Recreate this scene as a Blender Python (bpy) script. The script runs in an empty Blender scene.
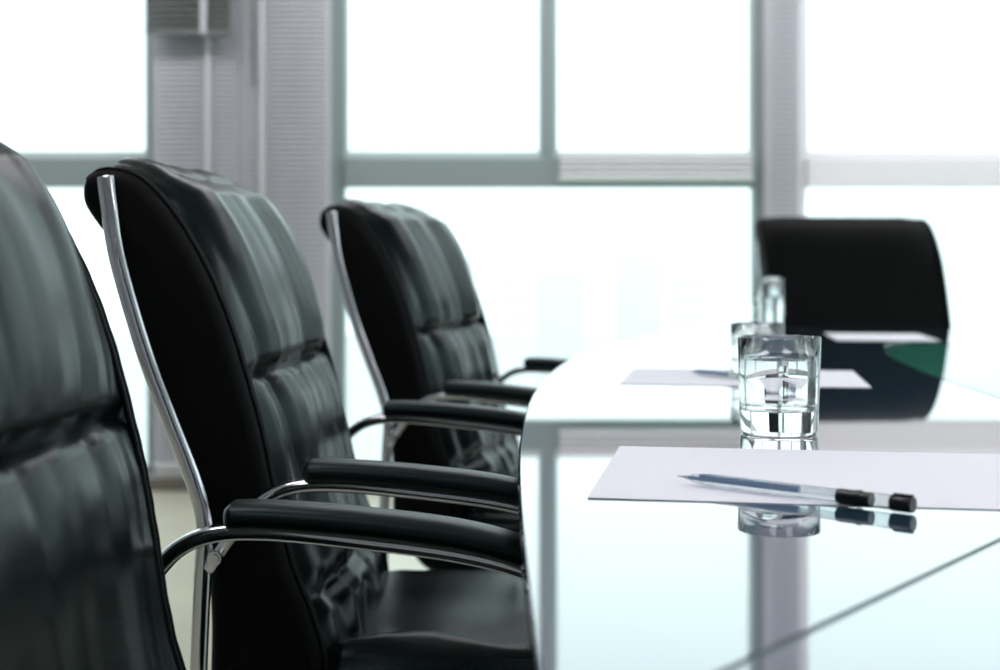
import bpy, bmesh, math, random
from mathutils import Vector, Matrix, noise
sc = bpy.context.scene
C = sc.collection
PI = math.pi
random.seed(4)

# ------------------------------------------------------------ camera, world, light, exposure
CAMZ = 0.906
cd = bpy.data.cameras.new('camera'); cam = bpy.data.objects.new('camera', cd); C.objects.link(cam)
cam.location = (0, 0, CAMZ); cam.rotation_euler = (PI/2, 0, 0)
cd.sensor_width = 36; cd.lens = 50; cd.shift_y = -0.072; cd.clip_start = 0.02; cd.clip_end = 2000
cd.dof.use_dof = True; cd.dof.focus_distance = 1.18; cd.dof.aperture_fstop = 5.2
sc.camera = cam
SKY = 1.95
w = bpy.data.worlds.new('world'); sc.world = w; w.use_nodes = True
wn = w.node_tree; bg = wn.nodes['Background']
bg.inputs['Color'].default_value = (0.81, 0.98, 0.985, 1); bg.inputs['Strength'].default_value = SKY
FILL = 6.3; WASH_FILL = 14  # strengths of the added fill: over the table, along the window wall
sc.view_settings.view_transform = 'Standard'; sc.view_settings.look = 'None'
sc.view_settings.gamma = 1; sc.view_settings.exposure = 0; sc.view_settings.use_curve_mapping = False
try:
    sc.cycles.use_denoising = True
    sc.cycles.max_bounces = 14; sc.cycles.transmission_bounces = 14; sc.cycles.glossy_bounces = 6
    sc.cycles.diffuse_bounces = 4; sc.cycles.transparent_max_bounces = 16
    sc.cycles.sample_clamp_indirect = 6; sc.cycles.caustics_refractive = False; sc.cycles.blur_glossy = 0.3
except Exception: pass

# ------------------------------------------------------------ materials
def principled(name, col, rough=.5, metal=0, spec=.5, tint=None, **kw):
    m = bpy.data.materials.new(name); m.use_nodes = True
    p = m.node_tree.nodes['Principled BSDF']
    p.inputs['Base Color'].default_value = (*col, 1); p.inputs['Roughness'].default_value = rough
    p.inputs['Metallic'].default_value = metal; p.inputs['Specular IOR Level'].default_value = spec
    if tint: p.inputs['Specular Tint'].default_value = (*tint, 1)
    for k, v in kw.items(): p.inputs[k.replace('_', ' ')].default_value = v
    return m
def noise_bump(m, scale, strength, dist=.001, detail=4):
    nt = m.node_tree; p = nt.nodes['Principled BSDF']
    tc = nt.nodes.new('ShaderNodeTexCoord'); n = nt.nodes.new('ShaderNodeTexNoise')
    n.inputs['Scale'].default_value = scale; n.inputs['Detail'].default_value = detail
    b = nt.nodes.new('ShaderNodeBump'); b.inputs['Strength'].default_value = strength; b.inputs['Distance'].default_value = dist
    nt.links.new(tc.outputs['Object'], n.inputs['Vector']); nt.links.new(n.outputs['Fac'], b.inputs['Height'])
    nt.links.new(b.outputs['Normal'], p.inputs['Normal']); return m
def noise_colour(m, scale, c0, c1, detail=3):
    nt = m.node_tree; p = nt.nodes['Principled BSDF']
    tc = nt.nodes.new('ShaderNodeTexCoord'); n = nt.nodes.new('ShaderNodeTexNoise')
    n.inputs['Scale'].default_value = scale; n.inputs['Detail'].default_value = detail
    r = nt.nodes.new('ShaderNodeValToRGB'); r.color_ramp.elements[0].position = .35; r.color_ramp.elements[1].position = .65
    r.color_ramp.elements[0].color = (*c0, 1); r.color_ramp.elements[1].color = (*c1, 1)
    nt.links.new(tc.outputs['Object'], n.inputs['Vector']); nt.links.new(n.outputs['Fac'], r.inputs['Fac'])
    nt.links.new(r.outputs['Color'], p.inputs['Base Color']); return m

M = {}
M['leather'] = noise_bump(principled('black_leather', (.0015, .003, .0035), .25, 0, .26, (.66, .95, .95), IOR=1.26), 260, .25, .0006)
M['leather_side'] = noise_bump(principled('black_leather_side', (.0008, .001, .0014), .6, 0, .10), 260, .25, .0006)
M['piping'] = principled('leather_piping', (.002, .0025, .003), .6, 0, .14)
M['armpad'] = noise_bump(principled('arm_pad_leather', (.002, .0035, .004), .38, 0, .4, (.6, .9, .9), IOR=1.4), 300, .2, .0005)
M['chrome'] = principled('chrome', (.62, .62, .66), .12, 1)
M['shell'] = principled('back_shell', (.004, .004, .005), .5)
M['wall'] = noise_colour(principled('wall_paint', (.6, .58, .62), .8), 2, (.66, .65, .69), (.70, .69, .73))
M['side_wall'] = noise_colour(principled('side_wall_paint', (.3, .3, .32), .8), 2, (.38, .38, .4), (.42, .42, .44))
M['ceiling'] = noise_colour(principled('ceiling_paint', (.7, .7, .7), .9), 8, (.62, .64, .64), (.68, .69, .69))
M['frame'] = principled('window_frame_paint', (.27, .33, .335), .4)
M['sash'] = principled('sash_pale_paint', (.62, .72, .70), .4)
M['frame_pale'] = principled('window_frame_pale_paint', (.88, .86, .90), .4)
M['slat'] = principled('blind_slat_lilac', (.69, .70, .735), .45)
M['slat_grey'] = principled('blind_slat_grey', (.17, .19, .18), .5)
M['tape'] = principled('blind_tape', (.56, .56, .60), .8)
M['base'] = noise_colour(principled('skirting_wood', (.2, .17, .14), .5), 6, (.16, .14, .12), (.22, .19, .16))
M['floor'] = noise_colour(principled('floor_vinyl', (.5, .5, .38), .35), 3, (.52, .52, .40), (.58, .57, .44))
M['paper'] = principled('paper', (.90, .89, .96), .8, 0, .2)
M['black_plastic'] = principled('black_plastic', (.008, .009, .012), .3)
M['ink'] = principled('blue_ink', (.03, .14, .32), .6, 0, .2)
M['steel'] = principled('steel_tip', (.5, .47, .47), .25, 1)
M['fill_metal'] = principled('fill_housing', (.7, .7, .7), .4)  # casing of the added fill panels
M['tower'] = noise_colour(principled('hazed_concrete', (.6, .62, .66), .9), .05, (.80, .80, .82), (.82, .82, .84))  # distance haze is painted into this pale colour
M['tower_glass'] = principled('hazed_window_band', (.77, .78, .80), .6)  # bands paled for haze as well
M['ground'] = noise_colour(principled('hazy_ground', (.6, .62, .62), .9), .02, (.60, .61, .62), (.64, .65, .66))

def glossy_top(name, base, power, tint, rough=.02):
    m = bpy.data.materials.new(name); m.use_nodes = True; nt = m.node_tree; nt.nodes.clear()
    out = nt.nodes.new('ShaderNodeOutputMaterial'); mix = nt.nodes.new('ShaderNodeMixShader')
    d = nt.nodes.new('ShaderNodeBsdfDiffuse'); g = nt.nodes.new('ShaderNodeBsdfGlossy')
    f = nt.nodes.new('ShaderNodeLayerWeight'); f.inputs['Blend'].default_value = .5; pw = nt.nodes.new('ShaderNodeMath'); pw.operation = 'POWER'; pw.inputs[1].default_value = power
    tc = nt.nodes.new('ShaderNodeTexCoord'); n = nt.nodes.new('ShaderNodeTexNoise'); n.inputs['Scale'].default_value = 1.5
    bp = nt.nodes.new('ShaderNodeBump'); bp.inputs['Strength'].default_value = .05; bp.inputs['Distance'].default_value = .002
    d.inputs['Color'].default_value = (*base, 1); g.inputs['Color'].default_value = (*tint, 1); g.inputs['Roughness'].default_value = rough
    L = nt.links.new
    L(tc.outputs['Object'], n.inputs['Vector']); L(n.outputs['Fac'], bp.inputs['Height']); L(bp.outputs['Normal'], g.inputs['Normal'])
    L(f.outputs['Facing'], pw.inputs[0]); L(pw.outputs[0], mix.inputs['Fac']); L(d.outputs[0], mix.inputs[1]); L(g.outputs[0], mix.inputs[2]); L(mix.outputs[0], out.inputs['Surface'])
    return m
M['lacquer'] = glossy_top('table_lacquer', (.03, .07, .11), 2.25, (1, .955, .965))
M['glass_inlay'] = glossy_top('green_glass_inlay', (.05, .27, .195), 5.5, (1, .96, .95))
M['under'] = principled('table_underside', (.006, .006, .007), .6)
M['joint'] = principled('joint_strip', (.05, .08, .09), .4, 0)

def glass_mat(name, col=(1, 1, 1), ior=1.5, rough=0):
    m = bpy.data.materials.new(name); m.use_nodes = True; nt = m.node_tree; nt.nodes.clear()
    out = nt.nodes.new('ShaderNodeOutputMaterial'); g = nt.nodes.new('ShaderNodeBsdfGlass')
    g.inputs['Color'].default_value = (*col, 1); g.inputs['IOR'].default_value = ior; g.inputs['Roughness'].default_value = rough
    nt.links.new(g.outputs[0], out.inputs['Surface']); return m
M['glass'] = glass_mat('clear_glass', (.995, 1, 1), 1.5)
M['water'] = glass_mat('water', (1, 1, 1), 1.33)
def pane_mat(name, alpha_tint=(.98, 1, 1), k=1.0, ior=1.45, body=None, body_f=0):
    m = bpy.data.materials.new(name); m.use_nodes = True; nt = m.node_tree; nt.nodes.clear(); L = nt.links.new
    out = nt.nodes.new('ShaderNodeOutputMaterial'); mix = nt.nodes.new('ShaderNodeMixShader')
    t = nt.nodes.new('ShaderNodeBsdfTransparent'); g = nt.nodes.new('ShaderNodeBsdfGlossy'); f = nt.nodes.new('ShaderNodeFresnel')
    f.inputs['IOR'].default_value = ior; t.inputs['Color'].default_value = (*alpha_tint, 1); g.inputs['Roughness'].default_value = .01
    a = t
    if body:
        d = nt.nodes.new('ShaderNodeBsdfDiffuse'); d.inputs['Color'].default_value = (*body, 1)
        mb = nt.nodes.new('ShaderNodeMixShader'); mb.inputs['Fac'].default_value = body_f
        L(t.outputs[0], mb.inputs[1]); L(d.outputs[0], mb.inputs[2]); a = mb
    L(f.outputs['Fac'], mix.inputs['Fac']); L(a.outputs[0], mix.inputs[1]); L(g.outputs[0], mix.inputs[2]); L(mix.outputs[0], out.inputs['Surface'])
    return m
M['pane'] = pane_mat('window_pane', ior=1.12)
M['clear_plastic'] = pane_mat('frosted_clear_plastic', (.93, .97, .97), ior=1.12, body=(.93, .95, .97), body_f=.16)
def emis(name, col, s):
    m = bpy.data.materials.new(name); m.use_nodes = True; nt = m.node_tree; nt.nodes.clear()
    out = nt.nodes.new('ShaderNodeOutputMaterial'); e = nt.nodes.new('ShaderNodeEmission')
    e.inputs['Color'].default_value = (*col, 1); e.inputs['Strength'].default_value = s
    nt.links.new(e.outputs[0], out.inputs['Surface']); return m
M['fill'] = emis('fill_diffuser', (1, .95, 1.0), FILL)  # added glow overhead, unseen, lifts the papers
M['fill_wash'] = emis('fill_wash_diffuser', (1, .95, .99), WASH_FILL)  # added unseen glow that brightens pillars and window frames

# ------------------------------------------------------------ helpers
def obj(name, bm, mat, parent=None, smooth=False, bevel=0, subsurf=0, edge=None):
    me = bpy.data.meshes.new(name); bmesh.ops.recalc_face_normals(bm, faces=bm.faces[:]); bm.to_mesh(me); bm.free()
    me.materials.append(M[mat] if isinstance(mat, str) else mat)
    if smooth:
        for p in me.polygons: p.use_smooth = True
    o = bpy.data.objects.new(name, me); C.objects.link(o)
    if parent: o.parent = parent
    if bevel:
        b = o.modifiers.new('bevel', 'BEVEL'); b.width = bevel; b.segments = 2; b.limit_method = 'ANGLE'
    if subsurf:
        s = o.modifiers.new('subsurf', 'SUBSURF'); s.levels = subsurf; s.render_levels = subsurf
    if edge is not None: o.data.set_sharp_from_angle(angle=edge)
    return o
def thing(name, label, cat, loc=(0, 0, 0), rz=0, group=None):
    o = bpy.data.objects.new(name, None); C.objects.link(o); o.empty_display_size = .05
    o.location = loc; o.rotation_euler = (0, 0, rz); tag(o, label, cat, group); return o
def tag(o, label, cat, group=None):
    o['label'] = label; o['category'] = cat
    if group: o['group'] = group
def struct(name, bm, mat, parent=None, **kw):
    o = obj(name, bm, mat, parent, **kw)
    if not parent: o['kind'] = 'structure'
    return o
def box(bm, x0, x1, y0, y1, z0, z1):
    vs = [bm.verts.new((x, y, z)) for z in (z0, z1) for y in (y0, y1) for x in (x0, x1)]
    for f in ((0, 1, 3, 2), (4, 5, 7, 6), (0, 1, 5, 4), (2, 3, 7, 6), (0, 2, 6, 4), (1, 3, 7, 5)): bm.faces.new([vs[i] for i in f])
def boxes(*bs):
    bm = bmesh.new()
    for b in bs: box(bm, *b)
    return bm
def catmull(pts, n=8, closed=False):
    P = [Vector(p) for p in pts]; out = []
    m = len(P)
    for i in range(m if closed else m-1):
        p0 = P[(i-1) % m] if closed or i > 0 else P[0]; p1 = P[i]; p2 = P[(i+1) % m]; p3 = P[(i+2) % m] if closed or i+2 < m else P[-1]
        for k in range(n):
            t = k/n; out.append(.5*((2*p1)+(-p0+p2)*t+(2*p0-5*p1+4*p2-p3)*t*t+(-p0+3*p1-3*p2+p3)*t**3))
    if not closed: out.append(P[-1])
    return out
def tube(bm, pts, ra, rb=None, seg=12, cap=True, power=2, radf=None):
    """sweep an ellipse (ra in the bending plane's normal sense, rb across) along pts"""
    rb = rb or ra; rings = []; n = len(pts); side = None
    for i, p in enumerate(pts):
        t = (pts[min(i+1, n-1)]-pts[max(i-1, 0)]).normalized()
        if side is None:
            a = Vector((0, 1, 0)) if abs(t.y) < .9 else Vector((1, 0, 0)); side = (a-t*a.dot(t)).normalized()
        else: side = (side-t*side.dot(t)).normalized()
        up = t.cross(side); k = radf(i/(n-1)) if radf else 1
        r = []
        for j in range(seg):
            a = 2*PI*j/seg; c, s = math.cos(a), math.sin(a)
            c = math.copysign(abs(c)**(2/power), c); s = math.copysign(abs(s)**(2/power), s)
            r.append(bm.verts.new(p+side*(c*rb*k)+up*(s*ra*k)))
        rings.append(r)
    for a, b in zip(rings, rings[1:]):
        for j in range(seg): bm.faces.new((a[j], a[(j+1) % seg], b[(j+1) % seg], b[j]))
    if cap: bm.faces.new(rings[0]); bm.faces.new(rings[-1])
def lathe(bm, prof, seg=48, cx=0, cy=0, closed=False):
    rings = []
    for r, z in prof:
        if r < 1e-6: rings.append([bm.verts.new((cx, cy, z))])
        else: rings.append([bm.verts.new((cx+r*math.cos(2*PI*j/seg), cy+r*math.sin(2*PI*j/seg), z)) for j in range(seg)])
    pr = list(zip(rings, rings[1:]))
    if closed: pr.append((rings[-1], rings[0]))
    for a, b in pr:
        for j in range(seg):
            k = (j+1) % seg
            if len(a) == 1 and len(b) == 1: continue
            if len(a) == 1: bm.faces.new((a[0], b[j], b[k]))
            elif len(b) == 1: bm.faces.new((a[j], a[k], b[0]))
            else: bm.faces.new((a[j], a[k], b[k], b[j]))
def dup(root, loc, rz, label, group=None):
    r = root.copy(); C.objects.link(r); r.location = loc; r.rotation_euler = (0, 0, rz); r['label'] = label
    if group: r['group'] = group
    for ch in list(root.children):
        c = ch.copy(); C.objects.link(c); c.parent = r
        for g in list(ch.children):
            d = g.copy(); C.objects.link(d); d.parent = c
    return r

# ------------------------------------------------------------ room shell
WD = 5.54; XL, XR, YB, ZC = -3.0, 4.2, -3.0, 2.75
def pxX(px): return (px-500)/1389*WD
def pyZ(py): return CAMZ+(263-py)/1389*WD
struct('floor', boxes((XL-.2, XR+.3, YB-.2, WD+.3, -.1, 0)), 'floor')
struct('ceiling', boxes((XL-.2, XR+.3, YB-.2, WD+.3, ZC, ZC+.1)), 'ceiling')
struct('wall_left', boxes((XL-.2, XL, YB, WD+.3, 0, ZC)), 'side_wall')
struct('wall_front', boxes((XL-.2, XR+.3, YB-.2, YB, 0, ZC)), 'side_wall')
# back wall: low sill strip, lintel, two pillars
zs, zt0, zt1, zh = .085, pyZ(187), pyZ(150), 2.62
xa, xp0, xp1 = pxX(145), pxX(155), pxX(330)
xm0, xm1 = pxX(345), pxX(755)
xq0, xq1 = pxX(765), pxX(798)
struct('wall_back', boxes((XL, XR, WD, WD+.22, 0, .055), (XL, XR, WD, WD+.22, 2.67, ZC), (xp0, xp1, WD+.0, WD+.22, .055, 2.67), (xq0, xq1, WD, WD+.22, .055, 2.67)), 'wall')
struct('baseboard_back', boxes((XL, XR, WD-.018, WD, 0, .05)), 'base', bevel=.004)
struct('baseboard_left', boxes((XL, XL+.018, YB, WD, 0, .08)), 'base', bevel=.004)

def window(n, x0, x1, mull=(), mat='frame', low_mull=(), t_lo=zt0, t_hi=zt1):
    """x0..x1 clear outline incl. frame; frame members with glass behind"""
    y0, y1 = WD+.03, WD+.11; fw = .055 if n == 2 else .04
    f2 = .04
    bs = [(x0, x0+fw, y0, y1, .055, 2.67), (x1-f2, x1, y0, y1, .055, 2.67), (x0+fw, x1-f2, y0, y1, .055, zs), (x0+fw, x1-f2, y0, y1, zh, 2.67),
          (x0+fw, x1-f2, y0-.02, y1, t_lo, t_hi-.03)]
    for a, b in mull: bs.append((a, b, y0, y1, t_hi-.03, zh))
    for a, b in low_mull: bs.append((a, b, y0, y1, zs, t_lo))
    o = struct('window_%d' % n, boxes(*bs), mat, bevel=.004)
    xs = [x0+fw]+[v for ab in mull for v in ab]+[x1-f2]
    for i in range(0, len(xs), 2):
        a, b = xs[i], xs[i+1]
        # opening sash around each upper pane
        s = .022
        obj('sash', boxes((a, b, y0+.015, y1-.015, t_hi-.03, t_hi), (a, a+.012, y0+.015, y1-.015, t_hi, zh), (b-.012, b, y0+.015, y1-.015, t_hi, zh), (a, b, y0+.015, y1-.015, zh-s, zh)), 'sash' if mat == 'frame' else mat, o, bevel=.002)
        obj('upper_pane', boxes((a+.012, b-.012, WD+.068, WD+.074, t_hi, zh-s)), 'pane', o)
    obj('lower_pane', boxes((x0+fw, x1-f2, WD+.068, WD+.074, zs, t_lo)), 'pane', o)
    return o
window(1, XL, xp0)
window(2, xp1+.0, xq0, mull=[(pxX(542), pxX(555))])
window(3, xq1, XR, mat='frame_pale', mull=[(pxX(1150), pxX(1165))])
# right wall: the same glazing turned a quarter
RW = XR
bs = [(RW, RW+.22, YB, WD+.22, 0, .055), (RW, RW+.22, YB, WD+.22, 2.67, ZC)]
ycuts = [YB, -.6, 1.7, WD]
for yc in (YB+.1, -.6, 1.7, WD-.1): bs.append((RW, RW+.22, yc-.1, yc+.1, .055, 2.67))
struct('wall_right', boxes(*bs), 'wall')
struct('baseboard_right', boxes((RW-.018, RW, YB, WD-.02, 0, .05)), 'base', bevel=.004)
for k, (a, b) in enumerate(((YB+.2, -.7), (-.5, 1.6), (1.8, WD-.2))):
    m = (a+b)/2
    o = struct('window_%d' % (4+k), boxes((RW+.03, RW+.11, a, a+.04, .055, 2.67), (RW+.03, RW+.11, b-.04, b, .055, 2.67), (RW+.03, RW+.11, a+.04, b-.04, .055, zs),
        (RW+.03, RW+.11, a+.04, b-.04, zh, 2.67), (RW+.01, RW+.11, a+.04, b-.04, zt0, zt1), (RW+.03, RW+.11, m-.025, m+.025, zt1, zh)), 'frame', bevel=.004)
    obj('upper_pane', boxes((RW+.066, RW+.072, a+.04, m-.025, zt1, zh)), 'pane', o)
    obj('upper_pane', boxes((RW+.066, RW+.072, m+.025, b-.04, zt1, zh)), 'pane', o)
    obj('lower_pane', boxes((RW+.066, RW+.072, a+.04, b-.04, zs, zt0)), 'pane', o)

# ------------------------------------------------------------ blinds
def slats(x0, x1, y, z0, z1, pitch=.021, wd=.024, tilt=62):
    bm = bmesh.new(); z = z0; a = math.radians(tilt); dy, dz = wd/2*math.cos(a), wd/2*math.sin(a)
    while z < z1:
        vs = []
        for x in (x0, x1):
            for s, bow in ((-1, 0), (0, .002), (1, 0)):
                vs.append(bm.verts.new((x, y+s*dy-bow, z+s*dz)))
        bm.faces.new((vs[0], vs[1], vs[4], vs[3])); bm.faces.new((vs[1], vs[2], vs[5], vs[4])); z += pitch
    bmesh.ops.solidify(bm, geom=bm.faces[:], thickness=.0006)
    return bm
def blind(name, label, x0, x1, y, z0, z1, mat, cords, wand=None, pitch=.021, tilt=62, wd=.024, group=None):
    t = thing(name, label, 'blind', ((x0+x1)/2, y, z0), 0, group); ox, oz = (x0+x1)/2, z0
    def L(b): return (b[0]-ox, b[1]-ox, b[2]-y, b[3]-y, b[4]-oz, b[5]-oz)
    bm = slats(x0-ox, x1-ox, 0, .02, z1-.03-oz, pitch, wd, tilt); obj('slats', bm, mat, t)
    obj('headrail', boxes(L((x0, x1, y-.014, y+.014, z1-.03, z1))), mat, t, bevel=.002)
    obj('bottom_rail', boxes(L((x0, x1, y-.012, y+.012, z0, z0+.016))), mat, t, bevel=.003)
    for c in cords: obj('ladder_tape', boxes(L((c-.012, c+.012, y-.0165, y-.0155, z0, z1-.03))), 'tape', t)
    if wand:
        bm = bmesh.new(); tube(bm, [Vector((wand[0]-ox, -.03, wand[1]-oz)), Vector((wand[0]-ox, -.03, z1-.02-oz))], .005, seg=8); obj('tilt_wand', bm, 'slat_grey', t, smooth=True)
        obj('wand_hook', boxes(L((wand[0]-.004, wand[0]+.004, y-.034, y-.013, z1-.026, z1-.018))), 'slat_grey', t)
    return t
blind('venetian_blind', 'lilac grey venetian blind lowered over wide wall pillar, thin horizontal slats', pxX(243), pxX(329), WD-.05, .10, 2.66, 'slat', [pxX(265)], (pxX(257), pyZ(90)))
blind('venetian_blind', 'lilac grey venetian blind at the left of the wide wall pillar with vertical tape', pxX(157), pxX(241), WD-.05, .10, 2.66, 'slat', [pxX(211)])
blind('raised_blind', 'short dark grey bunched blind high on the wide wall pillar', pxX(152), pxX(235), WD-.11, pyZ(39), 2.64, 'slat_grey', [pxX(210)], pitch=.024, tilt=58, wd=.03)
blind('narrow_blind', 'narrow pale lilac slatted blind on the slim pillar above the far chair', pxX(768), pxX(797), WD-.04, .10, 2.66, 'slat', [], pitch=.02)
# ridged pale rail of a blind along the right-hand upper sash of the middle window
t = thing('blind_bottom_stack', 'pale bunched slats lying on the middle window crossbar, right half', 'blind', (pxX(656), WD+.0, pyZ(178)))
bm = bmesh.new()
for k in range(5): box(bm, -.385, .385, -.012, .014, .002+k*.022, .016+k*.022)
obj('slats', bm, 'frame_pale', t, bevel=.003)
obj('bottom_rail', boxes((-.39, .39, -.015, .016, -.012, .001)), 'sash', t, bevel=.002)

# ------------------------------------------------------------ added fill lights on the ceiling, out of frame, for papers and window wall
g = 'added square fill lights above the meeting table'
def fill_panel(name, label, w_, d_, mat, loc, group):
    t = thing(name, label, 'added fill light', loc, 0, group)
    obj('housing', boxes((-w_, w_, -d_, -d_+.03, -.05, 0), (-w_, w_, d_-.03, d_, -.05, 0), (-w_, -w_+.03, -d_+.03, d_-.03, -.05, 0), (w_-.03, w_, -d_+.03, d_-.03, -.05, 0)), 'fill_metal', t)
    obj('diffuser', boxes((-w_+.03, w_-.03, -d_+.03, d_-.03, -.045, -.035)), mat, t); return t
lt = fill_panel('ceiling_fill_light', 'added square fill light panel, unseen on the ceiling', .42, .42, 'fill', (-.9, -.8, ZC), g)
for x, y in ((1.1, -.8), (3.0, -.8), (-.9, 1.4), (1.1, 1.4), (3.0, 1.4)): dup(lt, (x, y, ZC), 0, 'added square fill light panel, unseen on the ceiling', g)
g2 = 'added long fill lights along the window wall'  # added to wash the window wall, never in view
lt = fill_panel('linear_fill_light', 'added long fill light, unseen, brightening the window wall', .95, .16, 'fill_wash', (-1.9, 4.75, ZC), g2)
for x in (.3, 2.5): dup(lt, (x, 4.75, ZC), 0, 'added long fill light, unseen, brightening the window wall', g2)

# ------------------------------------------------------------ hazy city outside
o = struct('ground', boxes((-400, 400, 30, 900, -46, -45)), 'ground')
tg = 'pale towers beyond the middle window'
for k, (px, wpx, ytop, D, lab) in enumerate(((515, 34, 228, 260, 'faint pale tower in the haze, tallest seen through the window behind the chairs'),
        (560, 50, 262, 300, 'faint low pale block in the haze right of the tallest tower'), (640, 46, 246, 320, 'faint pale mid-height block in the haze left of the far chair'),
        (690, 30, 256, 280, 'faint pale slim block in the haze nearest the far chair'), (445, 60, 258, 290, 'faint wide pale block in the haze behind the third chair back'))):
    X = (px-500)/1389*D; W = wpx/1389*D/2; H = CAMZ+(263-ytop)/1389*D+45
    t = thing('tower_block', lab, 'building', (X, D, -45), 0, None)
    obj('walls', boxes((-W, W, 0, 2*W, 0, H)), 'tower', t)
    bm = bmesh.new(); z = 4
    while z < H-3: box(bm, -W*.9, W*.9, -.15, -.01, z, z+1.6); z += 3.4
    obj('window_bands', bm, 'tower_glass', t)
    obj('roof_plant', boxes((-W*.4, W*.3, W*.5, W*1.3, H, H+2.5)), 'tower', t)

# ------------------------------------------------------------ meeting table
TC = Vector((.863, .87)); TZ = .74
def sgp(v, p): return math.copysign(abs(v)**p, v)
def outer(phi): return Vector((TC.x-.85*sgp(math.cos(phi), 2/2.3), TC.y+2.70*sgp(math.sin(phi), 2/2.3)))
def inner(phi): return Vector((TC.x-.275*math.cos(phi), TC.y+2.03*math.sin(phi)))
tab = thing('meeting_table', 'long glossy boat-shaped meeting table with dark reflective top and green glass centre', 'table', (TC.x, TC.y, 0))
R = math.radians
def band(po0, po1, pi0, pi1):
    bm = bmesh.new(); NS = 220; gp = .0014
    rad = [(0, TZ-.020), (0, TZ-.0025), (.0012, TZ-.0007), (.0035, TZ), (.25, TZ), (.5, TZ), (.75, TZ), (.9965, TZ), (.999, TZ-.001), (.999, TZ-.020)]
    rows = []
    for i in range(NS+1):
        s = i/NS; po = po0+gp+(po1-po0-2*gp)*s; pi_ = pi0+gp+(pi1-pi0-2*gp)*s; a, b = outer(po), inner(pi_)
        rows.append([bm.verts.new((a.x+(b.x-a.x)*q-TC.x, a.y+(b.y-a.y)*q-TC.y, z)) for q, z in rad])
    n = len(rad)
    for a, b in zip(rows, rows[1:]):
        for j in range(n): bm.faces.new((a[j], a[(j+1) % n], b[(j+1) % n], b[j]))
    bm.faces.new(rows[0]); bm.faces.new(rows[-1]); return bm
po, pi_ = R(-6.4), R(9.6)
for k in range(2):
    o = obj('tabletop_segment', band(po+k*PI, po+PI+k*PI, pi_+k*PI, pi_+PI+k*PI), 'lacquer', tab)
bm = bmesh.new()
vs = []
for z in (TZ-.018, TZ-.0005):
    vs.append([bm.verts.new(((inner(2*PI*i/200)-TC)*.991).to_3d()+Vector((0, 0, z))) for i in range(200)])
bm.faces.new(vs[0]); bm.faces.new(vs[1])
for i in range(200): bm.faces.new((vs[0][i], vs[0][(i+1) % 200], vs[1][(i+1) % 200], vs[1][i]))
o = obj('glass_inlay', bm, 'glass_inlay', tab); o['label'] = 'green-tinted glass centre of the tabletop'
# joint strips let into the gaps
for k in range(2):
    bm = bmesh.new()
    a, b = outer(po+k*PI)-TC, inner(pi_+k*PI)-TC; d = (b-a).normalized(); nrm = Vector((-d.y, d.x))*.004
    a = a+d*.004; b = b-d*.002; f = []
    for z in (TZ-.012, TZ-.0012): f.append([bm.verts.new((p.x, p.y, z)) for p in (a-nrm, a+nrm, b+nrm, b-nrm)])
    bm.faces.new(f[0]); bm.faces.new(f[1])
    for i in range(4): bm.faces.new((f[0][i], f[0][(i+1) % 4], f[1][(i+1) % 4], f[1][i]))
    obj('joint_strip', bm, 'joint', tab)
bm = bmesh.new(); vs = []
for z in (TZ-.032, TZ-.0205):
    vs.append([bm.verts.new(((outer(2*PI*i/200)-TC)*.985).to_3d()+Vector((0, 0, z))) for i in range(200)])
bm.faces.new(vs[0]); bm.faces.new(vs[1])
for i in range(200): bm.faces.new((vs[0][i], vs[0][(i+1) % 200], vs[1][(i+1) % 200], vs[1][i]))
obj('substructure', bm, 'under', tab)
for yy in (-1.2, 1.2):
    bm = bmesh.new(); lathe(bm, [(0, 0), (.34, 0), (.34, .012), (.30, .022), (.12, .035), (.10, .06), (.10, .62), (.13, .68), (.28, .705), (.28, .708), (0, .708)], 48)
    p = obj('pedestal', bm, 'under', tab, smooth=True, edge=R(35)); p.location = (0, yy, 0)

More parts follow.
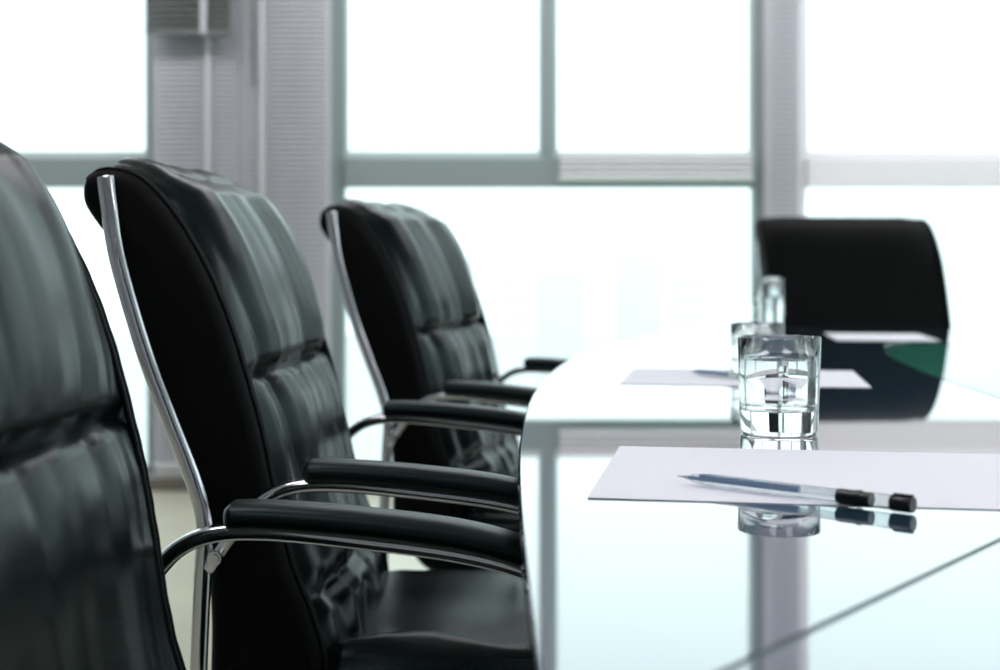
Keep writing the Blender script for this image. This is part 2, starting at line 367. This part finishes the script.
# ------------------------------------------------------------ chairs
SEAM = .793
front = [(.43, -.06), (.455, -.02), (.50, .004), (.55, -.006), (.60, -.026), (.65, -.040), (.70, -.050), (.745, -.060), (.781, -.070), (.842, -.089), (.891, -.109), (.935, -.133), (.967, -.156)]
top = [(.990, -.180), (.999, -.202), (.999, -.222), (.989, -.236), (.967, -.237), (.943, -.222), (.926, -.208)]
rear = [(.88, -.192), (.82, -.175), (.757, -.152), (.6935, -.126), (.63, -.113), (.55, -.108), (.47, -.108), (.435, -.095)]
def seamy(z, s0, wd): return math.exp(-((z-s0)/wd)**2)
def make_cushion(HW, seed, wr=1):
    """the whole padded back as one closed surface; returns the mesh"""
    prof = catmull([(u, 0, z) for z, u in front+top+rear], 10, True)
    # denser, evenly spaced outline
    N = len(prof)
    # outward normals
    nr = []
    for i in range(N):
        t = (prof[(i+1) % N]-prof[i-1]).normalized(); nr.append(Vector((t.z, 0, -t.x)))
    cen = sum(prof, Vector())/N
    if (prof[20]-cen).dot(nr[20]) < 0: nr = [-v for v in nr]
    ws = []
    for a, ins in ((0, .014), (.002, .008), (.006, .0035), (.012, .0008)): ws.append((-HW+a, ins))
    K = 88
    for i in range(K+1): ws.append((-HW+.018+(2*HW-.036)*i/K, 0))
    for a, ins in ((.012, .0008), (.006, .0035), (.002, .008), (0, .014)): ws.append((HW-a, ins))
    bm = bmesh.new(); rows = []
    for wv, ins in ws:
        row = []
        for i, p in enumerate(prof):
            n = nr[i]; d = -ins
            q = p.copy(); z = q.z
            fr = max(0, min(1, (n.x+.15)/.5))          # how much the point faces forward
            if q.z > .965: fr = max(fr, min(1, (n.z)*1.0)) if q.x > -.215 else fr
            e = abs(wv)/(HW-.022)
            if e < 1:
                crown = (1-e**(3.4 if z < .86 else 3.4+30*(z-.86)))
                sm = max(0, min(1, (z-.83)/.11)); sm = sm*sm*(3-2*sm); amp = (.023 if z > SEAM else .020)*(wr+.0)+.008*sm
                if z > .965: amp *= 1-.45*min(1, (z-.965)/.022)
                d += fr*(amp*crown)
                d -= (wr > .2)*fr*.011*seamy(z, SEAM, .0065)*crown**.3+(wr > .2)*fr*.008*seamy(z, SEAM, .03)*crown**.5
                # gathered vertical folds
                up = max(0, z-SEAM); dn = max(0, SEAM-z)
                g = math.exp(-up/.17) if z > SEAM else math.exp(-dn/.14)
                wob = noise.noise(Vector((wv*3, z*4, seed)))*.05+.06*up*math.sin(wv*9+seed)
                ph = (wv+wob+.05*noise.noise(Vector((wv*9, z*1.5, seed+20))))*2*PI
                f1 = (1-abs(math.sin(ph*4.1+seed)))**1.6; f2 = (1-abs(math.sin(ph*8.3+2.1*seed)))**1.5
                lowfold = noise.noise(Vector(((wv+wob)*16, z*2.0+seed*7, 3.3+(5 if z < SEAM else 0))))
                d += fr*min(1, crown*1.8)*(-.0040*g*f1-.0015*g*f2+.0095*lowfold)*wr
                # puckered bottom roll
                b = seamy(z, .50, .07)
                d += fr*crown*b*.010*noise.noise(Vector((wv*11, z*16, seed+9)))
                d -= fr*crown**.4*.010*seamy(z, .565, .012)
            elif ins == 0:
                d -= fr*.003*math.exp(-((abs(wv)-(HW-.021))/.004)**2)
            q = q+n*d
            q.y = wv
            # a slight taper to the top corners
            kk = max(0, (z-.86)/.14)
            q.y *= 1-.015*kk*kk
            row.append(bm.verts.new(q))
        rows.append(row)
    for a, b in zip(rows, rows[1:]):
        for j in range(N): bm.faces.new((a[j], a[(j+1) % N], b[(j+1) % N], b[j]))
    bm.faces.new(rows[0]); bm.faces.new(list(reversed(rows[-1])))
    return bm
def make_seat(seed):
    bm = bmesh.new(); U0, U1, W = -.075, .43, .245; z0, z1 = .375, .500
    NU, NW = 70, 60; grid = []
    # superellipsoid-like cushion from a cube sphere is overkill: closed rings along u
    rings = []
    for i in range(NU+1):
        s = i/NU; u = U0+(U1-U0)*s; e = (abs(2*s-1))**9
        k = (1-e)**.5 if e < 1 else 0; k = max(k, .02); r = []
        NR = 96
        for j in range(NR):
            a = 2*PI*j/NR; c, sn = math.cos(a), math.sin(a)
            y = W*sgp(c, 2/7)*(.97+.03*k); zz = sgp(sn, 2/3.5)
            z = (z0+z1)/2+(z1-z0)/2*zz*k
            if zz > 0:
                cr = (1-abs(y/W)**3)
                z += zz*k*(.022*cr*(1-abs(2*s-1)**3))
                f = .009*noise.noise(Vector((u*3, y*17, seed)))+.008*noise.noise(Vector((u*8, y*9, seed+4)))
                f += .006*(1-abs(math.sin(y*34+3*noise.noise(Vector((u*6, y*4, seed+2))))))**2*(.5+noise.noise(Vector((u*4, y*12, 1.5))))
                f -= .006*math.exp(-((abs(y)-.21)/.006)**2)
                z += zz*f*k
            r.append(bm.verts.new((u, y, z)))
        rings.append(r)
    for a, b in zip(rings, rings[1:]):
        for j in range(NR): bm.faces.new((a[j], a[(j+1) % NR], b[(j+1) % NR], b[j]))
    bm.faces.new(rings[0]); bm.faces.new(rings[-1]); return bm
def V(u, w, z): return Vector((u, w, z))
def make_chair(name, label, seed, group=None, HW=.25, mat='leather', wr=1, arms=True, lean=0, lift=0):
    t = thing(name, label, 'chair', (0, 0, 0), 0, group)
    b = obj('backrest', make_cushion(HW, seed, wr), mat, t, smooth=True, edge=R(50))
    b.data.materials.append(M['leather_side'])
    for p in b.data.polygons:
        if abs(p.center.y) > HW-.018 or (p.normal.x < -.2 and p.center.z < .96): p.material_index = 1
    # piping along both front edges, over the top, and two lines along the seam
    path = [(z, u) for z, u in front[1:]]+top[:4]
    for s in (-1, 1):
        for off in (HW-.024, HW-.0165):
            pp = catmull([(u, 0, z) for z, u in path], 8)
            pts = []
            for i, p in enumerate(pp):
                tt = (pp[min(i+1, len(pp)-1)]-pp[max(i-1, 0)]).normalized(); n = Vector((tt.z, 0, -tt.x))
                if n.x < 0 and p.z < .9: n = -n
                kk = max(0, (p.z-.86)/.14); q = p+n*.0005; q.y = s*(off+.0006*math.sin(i*1.3))*(1-.015*kk*kk); pts.append(q)
            bm = bmesh.new(); tube(bm, pts, .0022, seg=6); obj('piping', bm, 'piping', b, smooth=True)
    st = obj('seat', make_seat(seed), 'leather', t, smooth=True, edge=R(60))
    obj('seat_shell', boxes((-.06, .40, -.22, .22, .352, .374)), 'shell', t, bevel=.01)
    for s in (-1, 1):
        W = .262*s
        # rear chrome upright following the back, and sled base
        pts = [V(-.209, .2545*s, .991), V(-.204, .258*s, .962), V(-.194, W, .909), V(-.168, W, .821), V(-.144, W, .757), V(-.119, W, .6935), V(-.108, W, .65), V(-.110, W, .60), V(-.114, W, .508), V(-.120, W, .30),
               V(-.125, W, .06), V(-.118, W, .022), V(-.09, W, .0105), V(0, W, .0105), V(.15, W, .0105), V(.27, W, .0105)]
        bm = bmesh.new(); tube(bm, catmull(pts, 8), .0085, .006, seg=14, power=2.6); obj('side_frame', bm, 'chrome', t, smooth=True)
        if not arms: continue
        A = .285*s
        ap = [V(-.098, .268*s, .612), V(-.088, .276*s, .626), V(-.070, A, .650), V(-.045, A, .678), V(-.015, A, .6915), V(.03, A, .694), V(.10, A, .688), V(.18, A, .678), V(.235, A, .664), V(.275, A, .642), V(.305, A, .605),
              V(.318, A, .55), V(.318, A, .35), V(.316, A, .08), V(.305, A, .028), V(.275, .279*s, .0115), V(.24, .272*s, .0115)]
        bm = bmesh.new(); tube(bm, catmull(ap, 8), .007, .012, seg=14, power=3); ar = obj('armrest', bm, 'chrome', t, smooth=True)
        pp = catmull([V(-.004, A, .706), V(.03, A, .7065), V(.10, A, .702), V(.18, A, .6925), V(.235, A, .678), V(.268, A, .660), V(.285, A, .644)], 8)
        bm = bmesh.new(); tube(bm, pp, .0115, .024, seg=20, power=2.7, radf=lambda q: min(1, .62+9*min(q, 1-q)) if min(q, 1-q) < .05 else 1)
        pd = obj('arm_pad', bm, 'armpad', ar, smooth=True)
        bm = bmesh.new(); tube(bm, [V(-.090, .255*s, .624), V(-.090, .296*s, .624)], .0068, seg=16); tube(bm, [V(-.090, .296*s, .624), V(-.090, .2985*s, .624)], .0045, seg=12)
        obj('bolt', bm, 'chrome', ar, smooth=True, edge=R(40))
    bm = bmesh.new(); tube(bm, [V(.03, -.262, .362), V(.03, .262, .362)], .009, seg=12); tube(bm, [V(.30, -.275, .362), V(.30, .275, .362)], .009, seg=12)
    tube(bm, [V(.03, -.262, .362), V(-.118, -.262, .362)], .009, seg=12); tube(bm, [V(.03, .262, .362), V(-.118, .262, .362)], .009, seg=12)
    obj('seat_frame', bm, 'chrome', t, smooth=True)
    if lean or lift:                                  # this one sits a little more upright and taller
        for o in [c for c in t.children if c.name.split('.')[0] in ('backrest', 'side_frame')]:
            for q in [o]+list(o.children):
                for v in q.data.vertices:
                    if v.co.z > .62: v.co.x += lean*(v.co.z-.62)
                    if v.co.z > .85: v.co.z += lift*(v.co.z-.85)
    return t
def place(t, ox, oy, rot_deg, sc_=1):
    t.location = (ox, oy, 0); t.rotation_euler = (0, 0, R(rot_deg)); t.scale = (sc_,)*3
c2 = make_chair('conference_chair', 'black leather chair with chrome frame, second along the table, whole curved back in view', 1.7, 'black leather chairs along the left side of the table')
place(c2, -.1685, 1.615, -2.7)
c1 = make_chair('conference_chair', 'nearest black leather chair, cropped by the left edge of the photo', 3.4, 'black leather chairs along the left side of the table', wr=.65, lean=.046)
place(c1, -.2265, .815, -3)
c3 = dup(c2, (-.015, 2.5, 0), R(-14), 'black leather chair with chrome arms, farthest one on the left side of the table', 'black leather chairs along the left side of the table')
c4 = make_chair('conference_chair', 'black leather chair at the far end of the table, facing the camera', 5.2, None, .268, 'leather_side', .15, False)
c4.location = (1.03, 3.85, 0); c4.rotation_euler = (0, 0, R(-83)); c4.scale = (1.05, .985, 1.035)

# ------------------------------------------------------------ papers
def paper(label, FL, ang, W, H, z0=TZ, curl=.0):
    t = bmesh.new(); n = 16; g = [[None]*(n+1) for _ in range(n+1)]; a = R(ang)
    for i in range(n+1):
        for j in range(n+1):
            u, v = W*i/n, H*j/n
            z = z0+.0003+curl*(max(0, 1-i/n*3)**2)*(max(0, 1-j/n*2)**2)
            g[i][j] = t.verts.new((u, v, z-z0))
    for i in range(n):
        for j in range(n): t.faces.new((g[i][j], g[i+1][j], g[i+1][j+1], g[i][j+1]))
    ex = bmesh.ops.extrude_face_region(t, geom=t.faces[:]); bmesh.ops.translate(t, verts=[v for v in ex['geom'] if isinstance(v, bmesh.types.BMVert)], vec=(0, 0, .0004))
    o = obj('paper_sheet', t, 'paper'); o.location = (FL[0], FL[1], z0); o.rotation_euler = (0, 0, a)
    tag(o, label, 'paper', None); return o
paper('large blank white paper sheet under the near pen, in front of the water glass', (.0615, .978), -9.6, .42, .281, curl=.0003)
paper('blank white paper sheet on the table behind the nearest water glass', (.163, 1.900), -9.5, .335, .29)
paper('blank white paper sheet at the far table end, before the far chair', (.722, 2.975), -8, .215, .30)

# ------------------------------------------------------------ glasses
def tumbler(label, loc, r0=.0375, r1=.0402, h=.094, base=.023, wl=.072, group=None):
    t = thing('water_glass', label, 'glass', (*loc, TZ+.0002), R(20), group)
    th = .0022
    def ro(z): return r0+(r1-r0)*z/h
    prof = [(0, .0015), (r0-.008, .0012), (r0-.003, 0), (r0-.001, .0012), (r0, .004), (ro(h*.5), h*.5), (r1, h-.001), (r1-.0007, h), (r1-th+.0006, h), (r1-th, h-.001)]
    for q in (.8, .55, .4): prof.append((ro(h*q)-th, h*q))
    prof += [(ro(base)-th, base+.005), (ro(base)-th-.002, base+.0015), (ro(base)-th-.006, base), (0, base-.0005)]
    bm = bmesh.new(); lathe(bm, prof, 96); obj('glass_body', bm, 'glass', t, smooth=True, edge=R(50))
    if wl:
        e = .00015; wp = [(0, base-.0003), (ro(base)-th-.006, base+.0002), (ro(base)-th-.002+e, base+.0015), (ro(base)-th+e, base+.005), (ro(h*.4)-th+e, h*.4), (ro(wl)-th+e, wl+.0006), (ro(wl)-th-.0015, wl), (0, wl-.0002)]
        bm = bmesh.new(); lathe(bm, wp, 96); obj('water', bm, 'water', t, smooth=True, edge=R(40))
    return t
def at(px, D): return ((px-500)/1389*D, D)
g1 = tumbler('nearest short clear tumbler of water, standing before the large paper sheet', at(779, 1.355))
gs = dup(g1, (*at(757, 2.09), TZ+.0008), .3, 'low clear tumbler of water half hidden behind the nearest one, standing on a paper sheet'); gs.scale = (1, 1, .8)
dup(g1, (*at(768, 3.42), TZ+.0002), .3, 'small distant clear tumbler at the far table end beside the tall glass')
tumbler('tall slim clear glass at the far table end, in front of the far chair', at(771, 3.22), .027, .029, .133, .012, .085)

# ------------------------------------------------------------ pens
def make_pen(label, tip, end, zt, group=None):
    a = Vector(tip); b = Vector(end); L = (b-a).length; ang = math.atan2(b.y-a.y, b.x-a.x)
    t = thing('gel_pen', label, 'pen', (a.x, a.y, zt), ang, group)
    def lay(name, prof, mat, par=t, oz=0, seg=24, sm=R(40), k=1):
        bm = bmesh.new(); lathe(bm, [(r, z) for r, z in prof], seg)
        bmesh.ops.rotate(bm, verts=bm.verts[:], cent=(0, 0, 0), matrix=Matrix.Rotation(PI/2, 3, 'Y'))
        bmesh.ops.translate(bm, verts=bm.verts[:], vec=(0, 0, .0067+oz))
        return obj(name, bm, mat, par, smooth=True, edge=sm)
    s = L/.188
    lay('writing_tip', [(0, 0), (.0004, .0002), (.0006, .002), (.0013, .007), (.0013, .012), (0, .012)], 'steel')
    lay('tip_cone', [(0, .0068), (.0014, .007), (.0028, .0125), (.0030, .0145), (.0040, .0146), (.0042, .0190), (.0046, .0215), (0, .0215)], 'clear_plastic')
    lay('tip_core', [(0, .0095), (.0012, .0096), (.0018, .013), (.0019, .0205), (0, .0206)], 'ink')
    br = lay('barrel', [(.0047, .0212), (.0053, .028), (.0054, .133)], 'clear_plastic')
    br['label'] = 'clear plastic barrel'
    lay('ink_refill', [(0, .0205), (.0030, .0206), (.0030, .103), (0, .103)], 'ink', br, .0012)
    lay('refill_tube', [(0, .1032), (.0024, .1033), (.0024, .135), (0, .135)], 'clear_plastic', br, .0012)
    lay('grip_collar', [(0, .133), (.0060, .1332), (.0063, .135), (.0063, .1475), (.0070, .1478), (.0070, .1500), (.0061, .1503), (.0060, .158), (0, .158)], 'black_plastic')
    cp = lay('cap', [(.0056, .1582), (.0060, .159), (.0061, .1725)], 'clear_plastic')
    lay('cap_end', [(0, .1725), (.0062, .1726), (.0067, .1735), (.0067, .186), (.0062, .188), (0, .1882)], 'black_plastic', cp)
    bm = boxes((.174, .188, -.0018, .0018, .0067+.0060, .0067+.0079)); obj('cap_clip', bm, 'black_plastic', cp, bevel=.0006)
    t.scale = (s, .84, .84)
    return t
make_pen('clear gel pen with blue ink and black ends, lying across the near large sheet', (.133, 1.042), (.273, .917), TZ+.0006)
make_pen('dark thin pen lying on the paper sheet behind the glasses', at(690, 2.05), at(762, 1.915), TZ+.0006)
